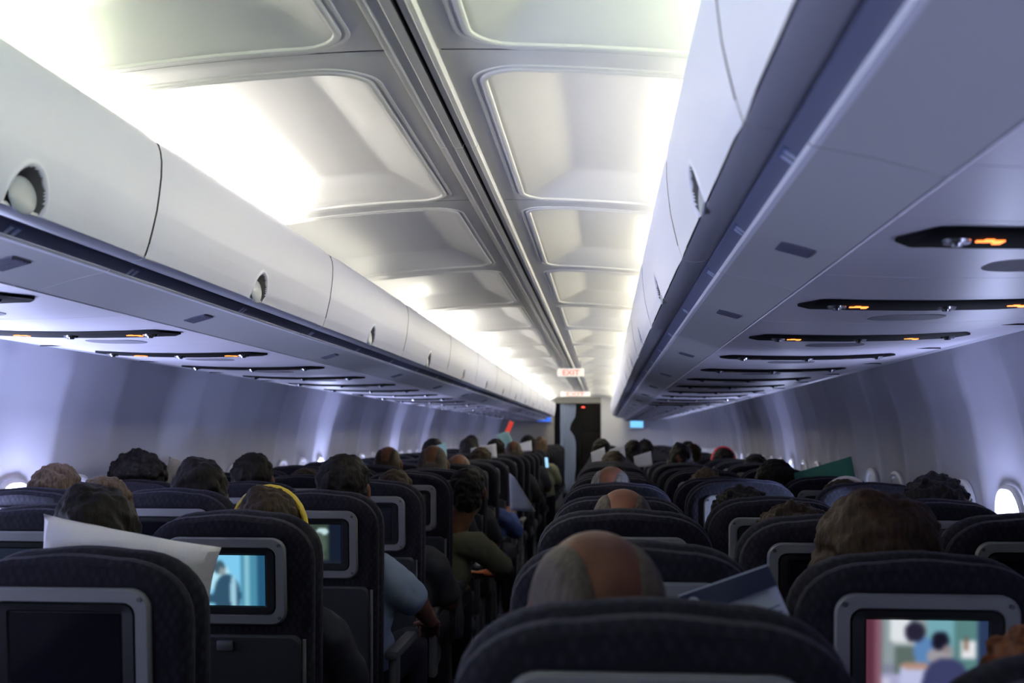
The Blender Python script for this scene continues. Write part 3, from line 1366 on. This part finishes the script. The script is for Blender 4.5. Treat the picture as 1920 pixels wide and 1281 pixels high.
def hair_mesh(kind):
    bm = bmesh.new()
    h = HZ
    if kind == 'short':
        ell(bm, (0, -.024, h + .030), (.085, .096, .094), seg=30)
        ell(bm, (0, -.048, h - .020), (.077, .070, .080), seg=24)
        return remesh('hair', bm, .006, 3, (38, .009))
    if kind == 'fringe':
        ell(bm, (0, -.034, h - .004), (.0815, .092, .050), seg=30)
        ell(bm, (0, -.050, h - .040), (.072, .068, .055), seg=24)
        for q in (-1, 1):
            ell(bm, (q * .0385 - .002, -.020, h + .008), (.0425, .088, .088), seg=30)
        return remesh('hair', bm, .004, 1, (60, .0010))
    if kind == 'bob':
        ell(bm, (0, -.030, h + .030), (.103, .105, .098), seg=30)
        for s in (-1, 1):
            ell(bm, (s * .070, -.030, h - .055), (.046, .075, .105), seg=20)
        ell(bm, (0, -.075, h - .060), (.095, .060, .110), seg=24)
        return remesh('hair', bm, .006, 4, (22, .012))
    if kind == 'curly':
        ell(bm, (0, -.030, h + .026), (.098, .105, .096), seg=26)
        ell(bm, (0, -.055, h - .030), (.092, .080, .085), seg=24)
        rr = random.Random(5)
        for i in range(120):
            a, e = rr.uniform(0, 2 * PI), rr.uniform(-.6, 1.5)
            v = Vector((math.cos(a) * math.cos(e) * .098, math.sin(a) * math.cos(e) * .105 - .03, math.sin(e) * .096 + h + .018))
            if v.y > .05 and v.z < h + .04:
                continue
            ell(bm, v, (rr.uniform(.009, .018),) * 3, seg=8)
        return remesh('hair', bm, .006, 1, (45, .010))
    if kind == 'bun':
        ell(bm, (0, -.024, h + .030), (.084, .100, .092), seg=30)
        ell(bm, (0, -.050, h - .020), (.078, .074, .080), seg=24)
        ell(bm, (0, -.120, h + .060), (.038, .034, .036), seg=16)
        return remesh('hair', bm, .006, 3, (30, .008))


POSES = {
    'wall': {'hip': .12, 'L': ((-.11, .06, .71), (-.02, .27, .67), (.0, .34, .66)), 'R': ((.31, .05, .71), (.22, .27, .67), (.18, .34, .66))},
    'rest': {},
    'lean': {'hip': -.245, 'R': ((.17, .10, .735), (.05, .27, .70), (.0, .36, .69)), 'L': ((-.24, .05, .72), (-.10, .26, .70), (-.05, .35, .69))},
    'elbow': {'R': ((.255, .0, .775), (.245, .20, .69), (.22, .29, .66))},
    'read': {'R': ((.23, .05, .76), (.17, .27, .86), (.15, .34, .90)), 'L': ((-.23, .05, .76), (-.14, .27, .86), (-.13, .34, .90))},
}
BM = {}
for k, p in POSES.items():
    BM[k] = (remesh('person_body', body_bm(p), .0075, 3), remesh('shirt', shirt_bm(p, k == 'read'), .011, 4, (18, .006)), remesh('trousers', trousers_bm(p), .013, 4))
HM = {k: hair_mesh(k) for k in ('short', 'fringe', 'bob', 'curly', 'bun')}
EYE = bpy.data.meshes.new('eyes')
bm = bmesh.new()
for s in (-1, 1):
    ell(bm, (s * .031, .0835, HZ + .004), (.009, .0085, .007), seg=12)
bm.to_mesh(EYE)
bm.free()

SKIN = {n: mat('skin_' + n, c, .5, bump=('noise', 90, .15, .002), noise_col=(tuple(q * .78 for q in c), 22)) for n, c in
        dict(ruddy=(.085, .034, .021), pink=(.125, .052, .032), tan=(.09, .040, .022), pale=(.17, .08, .055), brown=(.12, .06, .035)).items()}
HAIR = {n: mat('hair_' + n, c, .55, bump=('hair', 260, .6, .004), noise_col=(c2, 120)) for n, (c, c2) in
        dict(black=((.006, .005, .005), (.016, .013, .012)), dark=((.005, .004, .003), (.011, .008, .006)), brown=((.017, .011, .006), (.036, .023, .013)),
             auburn=((.05, .014, .006), (.14, .04, .012)), blond=((.055, .036, .021), (.11, .076, .048)), grey=((.06, .056, .052), (.12, .11, .105)),
             stubble=((.040, .031, .024), (.062, .050, .040)), white=((.4, .38, .36), (.55, .52, .5)), chestnut=((.016, .0085, .004), (.034, .018, .009))).items()}
CLOTH = {}


def cloth(c):
    if c not in CLOTH:
        CLOTH[c] = mat('cloth_%d' % len(CLOTH), tuple(q * .6 for q in c), .85, bump=('noise', 25, .3, .008))
    return CLOTH[c]


eye_m = mat('eye_white', (.6, .6, .6), .2)


def part(name, me, m, parent):
    o = bpy.data.objects.new(name, me)
    COL.objects.link(o)
    if len(me.materials) == 0:
        me.materials.append(m)
    o.parent = parent
    o.material_slots[0].link = 'OBJECT'
    o.material_slots[0].material = m
    return o


PEOPLE = {}


def person(x, y, top, label, hair='short', hc='dark', skin='pink', shirt=(.05, .06, .1), pose='rest', rz=0, hs=1.0, group=None):
    me, sh, tr = BM[pose]
    o = bpy.data.objects.new('person', me)
    COL.objects.link(o)
    if len(me.materials) == 0:
        me.materials.append(SKIN['pink'])
    o.material_slots[0].link = 'OBJECT'
    o.material_slots[0].material = SKIN[skin]
    k = top / (1.240 + (.012 if hair in ('short', 'bob', 'curly', 'bun') else -.002))
    o.scale = (1, 1, k)
    o.location = (x, y, 0)
    o.rotation_euler = (0, 0, rz)
    part('shirt', sh, cloth(shirt), o)
    part('trousers', tr, cloth((.02, .02, .03)), o)
    part('eyes', EYE, eye_m, o)
    if hair:
        h = part('hair', HM[hair], HAIR[hc], o)
        if hs != 1.0:
            h.scale = (hs, hs, 1)
    tag(o, label, 'person', group)
    PEOPLE[label] = o
    return o


def Yh(r):
    return Y0 + PIT * r + .275


man0 = person(.362, Yh(0) + .02, 1.246, 'bald man with grey shaved sides in the nearest right aisle seat', 'fringe', 'stubble', 'ruddy', (.03, .035, .06), rz=.32)
person(.425, Yh(2), 1.222, 'man with a shiny bald crown in the third right aisle seat', 'fringe', 'stubble', 'pink', (.05, .05, .07))
person(.408, Yh(4), 1.235, 'man with thin grey hair and pink scalp beyond the shiny bald man', 'fringe', 'grey', 'pink', (.2, .22, .35), rz=-.2)
person(.895, Yh(1) + .06, 1.258, 'person with a large chestnut bob in front of the lit film screen, right', 'bob', 'chestnut', 'pale', (.1, .05, .04), hs=1.12)
person(.86, Yh(2), 1.190, 'person with tousled brown hair just left of the chestnut bob', 'curly', 'brown', 'pink', (.1, .1, .12))
person(.825, Yh(3), 1.195, 'person with dark curly hair before the blue-lit seat', 'curly', 'dark', 'tan', (.05, .05, .06))
person(.900, Yh(0) - .02, 1.158, 'person with auburn curly hair cut off by the bottom right corner', 'curly', 'auburn', 'pale', (.1, .05, .04), hs=1.05)
person(1.442, Yh(3), 1.240, 'person with a wild black curly mop near the bright right window', 'curly', 'black', 'brown', (.05, .06, .12), hs=1.0)
hp = person(1.313, Yh(4), 1.195, 'person with brown hair wearing pale and black headphones, right side', 'short', 'brown', 'tan', (.2, .25, .45))
person(1.173, Yh(5), 1.255, 'person with dark round hair left of the green blanket', 'short', 'dark', 'tan', (.04, .05, .05), hs=1.05)
person(.851, Yh(5), 1.205, 'person with low sandy blond hair behind the blue-lit seat', 'curly', 'blond', 'pale', (.1, .1, .1), hs=.8)
person(.896, Yh(8), 1.310, 'person with tall dark hair standing out above distant right middle seats', 'bob', 'black', 'tan', (.04, .04, .05), hs=.8)
person(1.353, Yh(10), 1.262, 'person with a red headband far back on the right', 'short', 'dark', 'tan', (.04, .04, .05))
person(.44, Yh(8), 1.258, 'person with brown hair beside white headrest papers, right aisle', 'short', 'brown', 'pink', (.3, .3, .35))
person(.351, Yh(12), 1.330, 'person with dark brown hair by the black doorway, far right aisle', 'short', 'dark', 'tan', (.05, .05, .06))
person(.66, Yh(12) + .1, 1.318, 'person with black hair left of two far dark heads, right', 'short', 'black', 'tan', (.05, .05, .06))
person(.80, Yh(13), 1.318, 'person with black peaked hair before the bright front bulkhead', 'curly', 'black', 'tan', (.05, .05, .06), hs=.85)
person(1.16, Yh(11), 1.29, 'person with grey brown hair far back in the right block', 'short', 'brown', 'pale', (.05, .05, .06))
person(1.30, Yh(14), 1.30, 'person with dark hair before the right bulkhead corner', 'short', 'dark', 'pink', (.05, .05, .06))
# left block
person(-.656, Yh(1) + .09, 1.258, 'person with dark hair resting on the white pillow, near left', 'bob', 'dark', 'tan', (.04, .04, .05), hs=.86)
person(-.969, Yh(2), 1.250, 'person with sandy thinning hair behind the dark head, near left', 'short', 'blond', 'pink', (.1, .1, .15), hs=.95)
person(-1.545, Yh(4), 1.292, 'person with a full black round hairstyle against the left wall', 'curly', 'black', 'brown', (.05, .05, .08), 'wall', hs=1.1)
person(-1.500, Yh(3), 1.262, 'person with blond brown hair at the left window seat', 'short', 'blond', 'pale', (.1, .1, .2), 'wall')
person(-.993, Yh(3), 1.280, 'person with dark hair in the fourth left middle seat', 'bob', 'dark', 'tan', (.05, .05, .06), hs=.9)
person(-1.066, Yh(4), 1.288, 'person with short dark hair beyond the left middle dark head', 'short', 'dark', 'tan', (.05, .05, .06))
yel = person(-.514, Yh(2), 1.222, 'person with light brown hair and yellow headband, left aisle', 'bob', 'brown', 'pale', (.03, .03, .04), hs=.85)
person(-.497, Yh(3), 1.298, 'man with tousled dark hair and pale blue T-shirt, elbow in the aisle', 'short', 'dark', 'pink', (.22, .28, .40), 'elbow', rz=-.12, hs=1.05)
person(-.968, Yh(7), 1.285, 'man with reddish bald crown among the left middle seats', 'fringe', 'brown', 'tan', (.05, .05, .06))
person(-.476, Yh(4), 1.222, 'person with low brown hair behind the left aisle screen', 'short', 'brown', 'pink', (.05, .05, .06), hs=.9)
person(-.561, Yh(6), 1.302, 'man with brown cropped head right of the reddish bald crown', 'fringe', 'stubble', 'tan', (.05, .05, .06))
person(-.927, Yh(9), 1.335, 'person with black hair peeking over the brown cropped head', 'short', 'black', 'tan', (.05, .05, .06))
person(-.524, Yh(7), 1.238, 'man with low pinkish bald head in the left aisle column', 'fringe', 'stubble', 'pink', (.05, .05, .06), hs=.9)
person(-.274, Yh(5) + .02, 1.205, 'dark-haired man in an olive shirt leaning into the aisle', 'short', 'dark', 'tan', (.13, .13, .085), 'lean', rz=-.1)
person(-.47, Yh(8), 1.15, 'person in a blue top reading a newspaper in the left aisle seat', 'short', 'brown', 'pink', (.05, .08, .25), 'read', rz=-.1)
person(-.56, Yh(9), 1.27, 'person with dark hair tilted beside white papers, left aisle', 'short', 'brown', 'tan', (.05, .05, .06))
person(-.60, Yh(11), 1.33, 'person with black hair before the red and white card', 'short', 'black', 'tan', (.05, .05, .06))
person(-.50, Yh(12), 1.30, 'man with a tan bald head far down the left aisle column', 'fringe', 'stubble', 'tan', (.05, .05, .06))
person(-.47, Yh(14), 1.36, 'person with dark hair beyond the tan bald head', 'short', 'dark', 'tan', (.05, .05, .06))
person(-1.05, Yh(13), 1.33, 'person with dark hair in the far left middle column', 'short', 'black', 'tan', (.05, .05, .06))
person(-1.2, Yh(15), 1.36, 'person with dark hair near the left front bulkhead', 'short', 'black', 'tan', (.05, .05, .06))
person(-.42, Yh(16), 1.34, 'person with golden hair by the curtain at the aisle end', 'short', 'blond', 'pale', (.3, .3, .2))
person(-1.06, Yh(5), 1.20, 'person with brown hair low in the sixth left middle seat', 'short', 'brown', 'pink', (.05, .05, .06))
person(.425, Yh(6), 1.2, 'person with dark hair hidden beyond the thin grey hair', 'short', 'dark', 'pink', (.05, .05, .06))
person(1.40, Yh(8), 1.24, 'person with dark hair in the far right window column', 'short', 'dark', 'pink', (.05, .05, .06))


# ---------------------------------------------------------------- worn and held things
def tube(name, pts, r, m, parent=None):
    bm = bmesh.new()
    for a, b in zip(pts, pts[1:]):
        cap(bm, a, b, r, r, 8)
    return bmo(name, bm, m, parent)


def band(px, py, pz_, rx, rz_, r, m, name, label, a0=-.15, a1=PI + .15):
    pts = [(px + rx * math.cos(a), py, pz_ + rz_ * math.sin(a)) for a in [a0 + (a1 - a0) * i / 14 for i in range(15)]]
    return tag(tube(name, pts, r, m), label, 'headband' if 'headband' in name else 'headphones')


band(-.514, Yh(2) - .01, 1.105, .100, .113, .008, mat_once('yellow_plastic', (.55, .40, .03), .4), 'headband', 'yellow band over light brown hair in the left aisle seat')
band(1.353, Yh(10), 1.155, .09, .105, .012, mat_once('red_plastic', (.7, .02, .05), .4), 'headband', 'red band on a dark head far back on the right')
hb = band(1.313 + .02, Yh(4) - .02, 1.08, .098, .112, .010, mat_once('pale_plastic', (.55, .5, .42), .4), 'headphones', 'pale and black headphones on brown hair, right side')
for s in (-1, 1):
    bm = bmesh.new()
    ell(bm, (1.333 + s * .095, Yh(4) - .02, 1.07), (.018, .035, .04), seg=14)
    bmo('ear_cup', bm, M['black'], hb)


def sheet(name, corners, m, label, cat, th=.004, sub=8, wob=.006, parts=None):
    """corners TL,TR,BR,BL"""
    c = [Vector(p) for p in corners]
    n = (c[1] - c[0]).cross(c[3] - c[0]).normalized()
    V, F = [], []
    for j in range(sub + 1):
        for i in range(sub + 1):
            u, v = i / sub, j / sub
            p = (c[0] * (1 - u) + c[1] * u) * (1 - v) + (c[3] * (1 - u) + c[2] * u) * v
            p = p + n * wob * math.sin(u * PI) * math.sin(v * PI * .8 + .3)
            V.append(p)
    for j in range(sub):
        for i in range(sub):
            a = j * (sub + 1) + i
            F.append((a, a + 1, a + sub + 2, a + sub + 1))
    o = mesh_obj(name, [tuple(v) for v in V], F, m)
    sd = o.modifiers.new('s', 'SOLIDIFY')
    sd.thickness = th
    sd.offset = 0
    tag(o, label, cat)
    return o


def pillow(name, c, w, h, t, rot, m, label):
    V, F = [], []
    n = 20
    for side in (1, -1):
        for j in range(n + 1):
            for i in range(n + 1):
                u, v = i / n * 2 - 1, j / n * 2 - 1
                pinch = 1 - .10 * (1 - abs(u)) * abs(v) ** 3 - 0
                th = t / 2 * max(0, (1 - u ** 4) * (1 - v ** 4)) ** .45
                V.append((u * w / 2 * (1 - .05 * (1 - v * v) * abs(u)), side * th + .004 * noise.noise(Vector((u * 3, v * 3, side))), v * h / 2 * (1 - .06 * (1 - u * u) * abs(v))))
    N = (n + 1) ** 2
    for sidx in (0, 1):
        for j in range(n):
            for i in range(n):
                a = sidx * N + j * (n + 1) + i
                F.append((a, a + 1, a + n + 2, a + n + 1) if sidx else (a, a + n + 1, a + n + 2, a + 1))
    o = mesh_obj(name, V, F, m)
    bm = bmesh.new()
    bm.from_mesh(o.data)
    bmesh.ops.remove_doubles(bm, verts=bm.verts, dist=.0015)
    bmesh.ops.recalc_face_normals(bm, faces=bm.faces)
    bm.to_mesh(o.data)
    bm.free()
    o.location = c
    o.rotation_euler = rot
    return tag(o, label, 'pillow')


pillow('pillow', (-.520, Y0 + PIT + .175, 1.105), .35, .15, .085, (.12, .17, 0), M['pillow'], 'white pillow draped over the top of the near left aisle seat')
pillow('pillow', (-1.44, Yh(4) + .16, 1.14), .14, .22, .07, (0, .2, 0), mat_once('beige_cloth', (.30, .27, .20), .8), 'small beige pillow right of the black round hairstyle, left wall')

# safety booklet held up between the two near right seats
bk = sheet('booklet', [(.474, 1.62, 1.146), (.592, 1.62, 1.188), (.642, 1.62, 1.07), (.508, 1.60, 1.01)], mat_once('booklet_paper', (.40, .44, .56), .5), 'white and navy folded booklet held up right of the nearest bald man', 'booklet', .003, 8, .004)


def on_quad(q, u0, u1, v0, v1, off, name, m, parent):
    c = [Vector(p) for p in q]
    n = Vector((0, -1, 0))

    def P(u, v):
        return tuple((c[0] * (1 - u) + c[1] * u) * (1 - v) + (c[3] * (1 - u) + c[2] * u) * v + n * off)
    N = 6
    V = [P(u0 + (u1 - u0) * i / N, v) for v in (v0, v1) for i in range(N + 1)]
    F = [(i, i + 1, N + 2 + i, N + 1 + i) for i in range(N)]
    return mesh_obj(name, V, F, m, parent)


BQ = [(.474, 1.612, 1.146), (.592, 1.612, 1.188), (.642, 1.612, 1.07), (.508, 1.592, 1.01)]
on_quad(BQ, 0, 1, 0, .22, .0005, 'cover_band', mat_once('navy_print', (.012, .018, .06), .5), bk)
for i in range(9):
    v = .34 + i * .065
    on_quad(BQ, .06, .95 if i % 3 else .7, v, v + .018, .0008, 'text_line', mat_once('grey_print', (.12, .15, .26), .6), bk)
bm = bmesh.new()
c0 = (.493, 1.6105, 1.135)
bmesh.ops.create_cone(bm, cap_ends=True, segments=20, radius1=.0105, radius2=.0105, depth=.001, matrix=Matrix.Translation(c0) @ Matrix.Rotation(PI / 2, 4, 'X'))
em = bmo('emblem', bm, mat_once('emblem_white', (.5, .54, .66), .5), bk)
bm = bmesh.new()
for a in range(4):
    an = a * PI / 4
    dx, dz = math.cos(an) * .007, math.sin(an) * .007
    cyl(bm, (c0[0] - dx, c0[1] - .0008, c0[2] - dz), (c0[0] + dx, c0[1] - .0008, c0[2] + dz), .0007, .0007, 6)
bmo('emblem_star', bm, mat_once('navy_print', (.012, .018, .06), .5), em)

sheet('newspaper', [(-.285, Yh(8) + .12, 1.09), (-.24, Yh(8) + .02, 1.06), (-.10, Yh(8) + .06, .83), (-.28, Yh(8) + .16, .83)], mat_once('newsprint', (.30, .31, .33), .8), 'grey newspaper held open into the aisle on the left', 'newspaper')
sheet('blanket', [(1.22, 5.74, 1.165), (1.55, 5.78, 1.262), (1.58, 5.76, 1.06), (1.19, 5.72, 1.06)], mat_once('green_cloth', (.05, .22, .16), .7), 'green blanket held up against the right wall beside the dark round head', 'blanket')
sheet('magazine', [(-.86, 13.6, 1.36), (-.72, 13.6, 1.40), (-.64, 13.6, 1.22), (-.78, 13.6, 1.20)], mat_once('teal_paper', (.25, .45, .45), .5), 'pale teal magazine held up far down the left side', 'magazine')
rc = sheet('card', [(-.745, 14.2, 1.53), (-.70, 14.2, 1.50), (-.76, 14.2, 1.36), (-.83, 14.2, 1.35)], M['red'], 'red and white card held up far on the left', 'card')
PAP = [(.33, 8.8, 1.22, .10, 'small white paper at the top of a distant right aisle seat, left one'), (.47, 8.75, 1.24, .11, 'small white paper beside distant brown hair on the right'),
       (.66, 8.9, 1.19, .13, 'crumpled white paper between distant right aisle and middle seats'), (-.57, 9.3, 1.24, .20, 'white paper sheet held low in the left aisle column'),
       (-.45, 12.36, 1.25, .14, 'white paper standing by the tan bald head, far left'), (-.85, 8.72, 1.25, .12, 'pale teal paper left of the brown cropped head')]
for i, (x, y, z, w_, lab) in enumerate(PAP):
    m = M['paper'] if i != 5 else mat_once('mint_paper', (.35, .62, .60), .6)
    sheet('paper', [(x - w_ / 2, y, z + .01), (x + w_ / 2, y + .02, z + .05), (x + w_ / 2 + .01, y, z - .06), (x - w_ / 2 + .01, y, z - .07)], m, lab, 'paper', .003, 6, .012)
sheet('phone', [(-.22, 12.0, 1.13), (-.19, 12.0, 1.13), (-.18, 12.0, 1.03), (-.21, 12.0, 1.03)], mat_once('phone_glow', (0, 0, 0), .3, emit=(.35, .65, 1), es=.9), 'small glowing blue screen held in the far aisle', 'phone', .008, 2, 0)


# an added spot for a window daylight beam, and one lit reading lamp
def spot(loc, target, power, col, size=.9):
    l = bpy.data.lights.new('reading_and_daylight_spot', 'SPOT')
    l.energy, l.color, l.spot_size, l.spot_blend, l.shadow_soft_size = power, col, size, .5, .02
    o = bpy.data.objects.new('reading_and_daylight_spot', l)
    COL.objects.link(o)
    o.location = loc
    o.rotation_euler = (Vector(target) - Vector(loc)).to_track_quat('-Z', 'Y').to_euler()


spot((1.695, 4.11, 1.13), (.90, 4.63, 1.09), 90, (.50, .62, 1.0), .55)  # added spot imitating a daylight beam through the right window
spot((-.86, 5.6, 1.61), (-.27, 5.98, .72), 45, (1, .62, .35), .35)
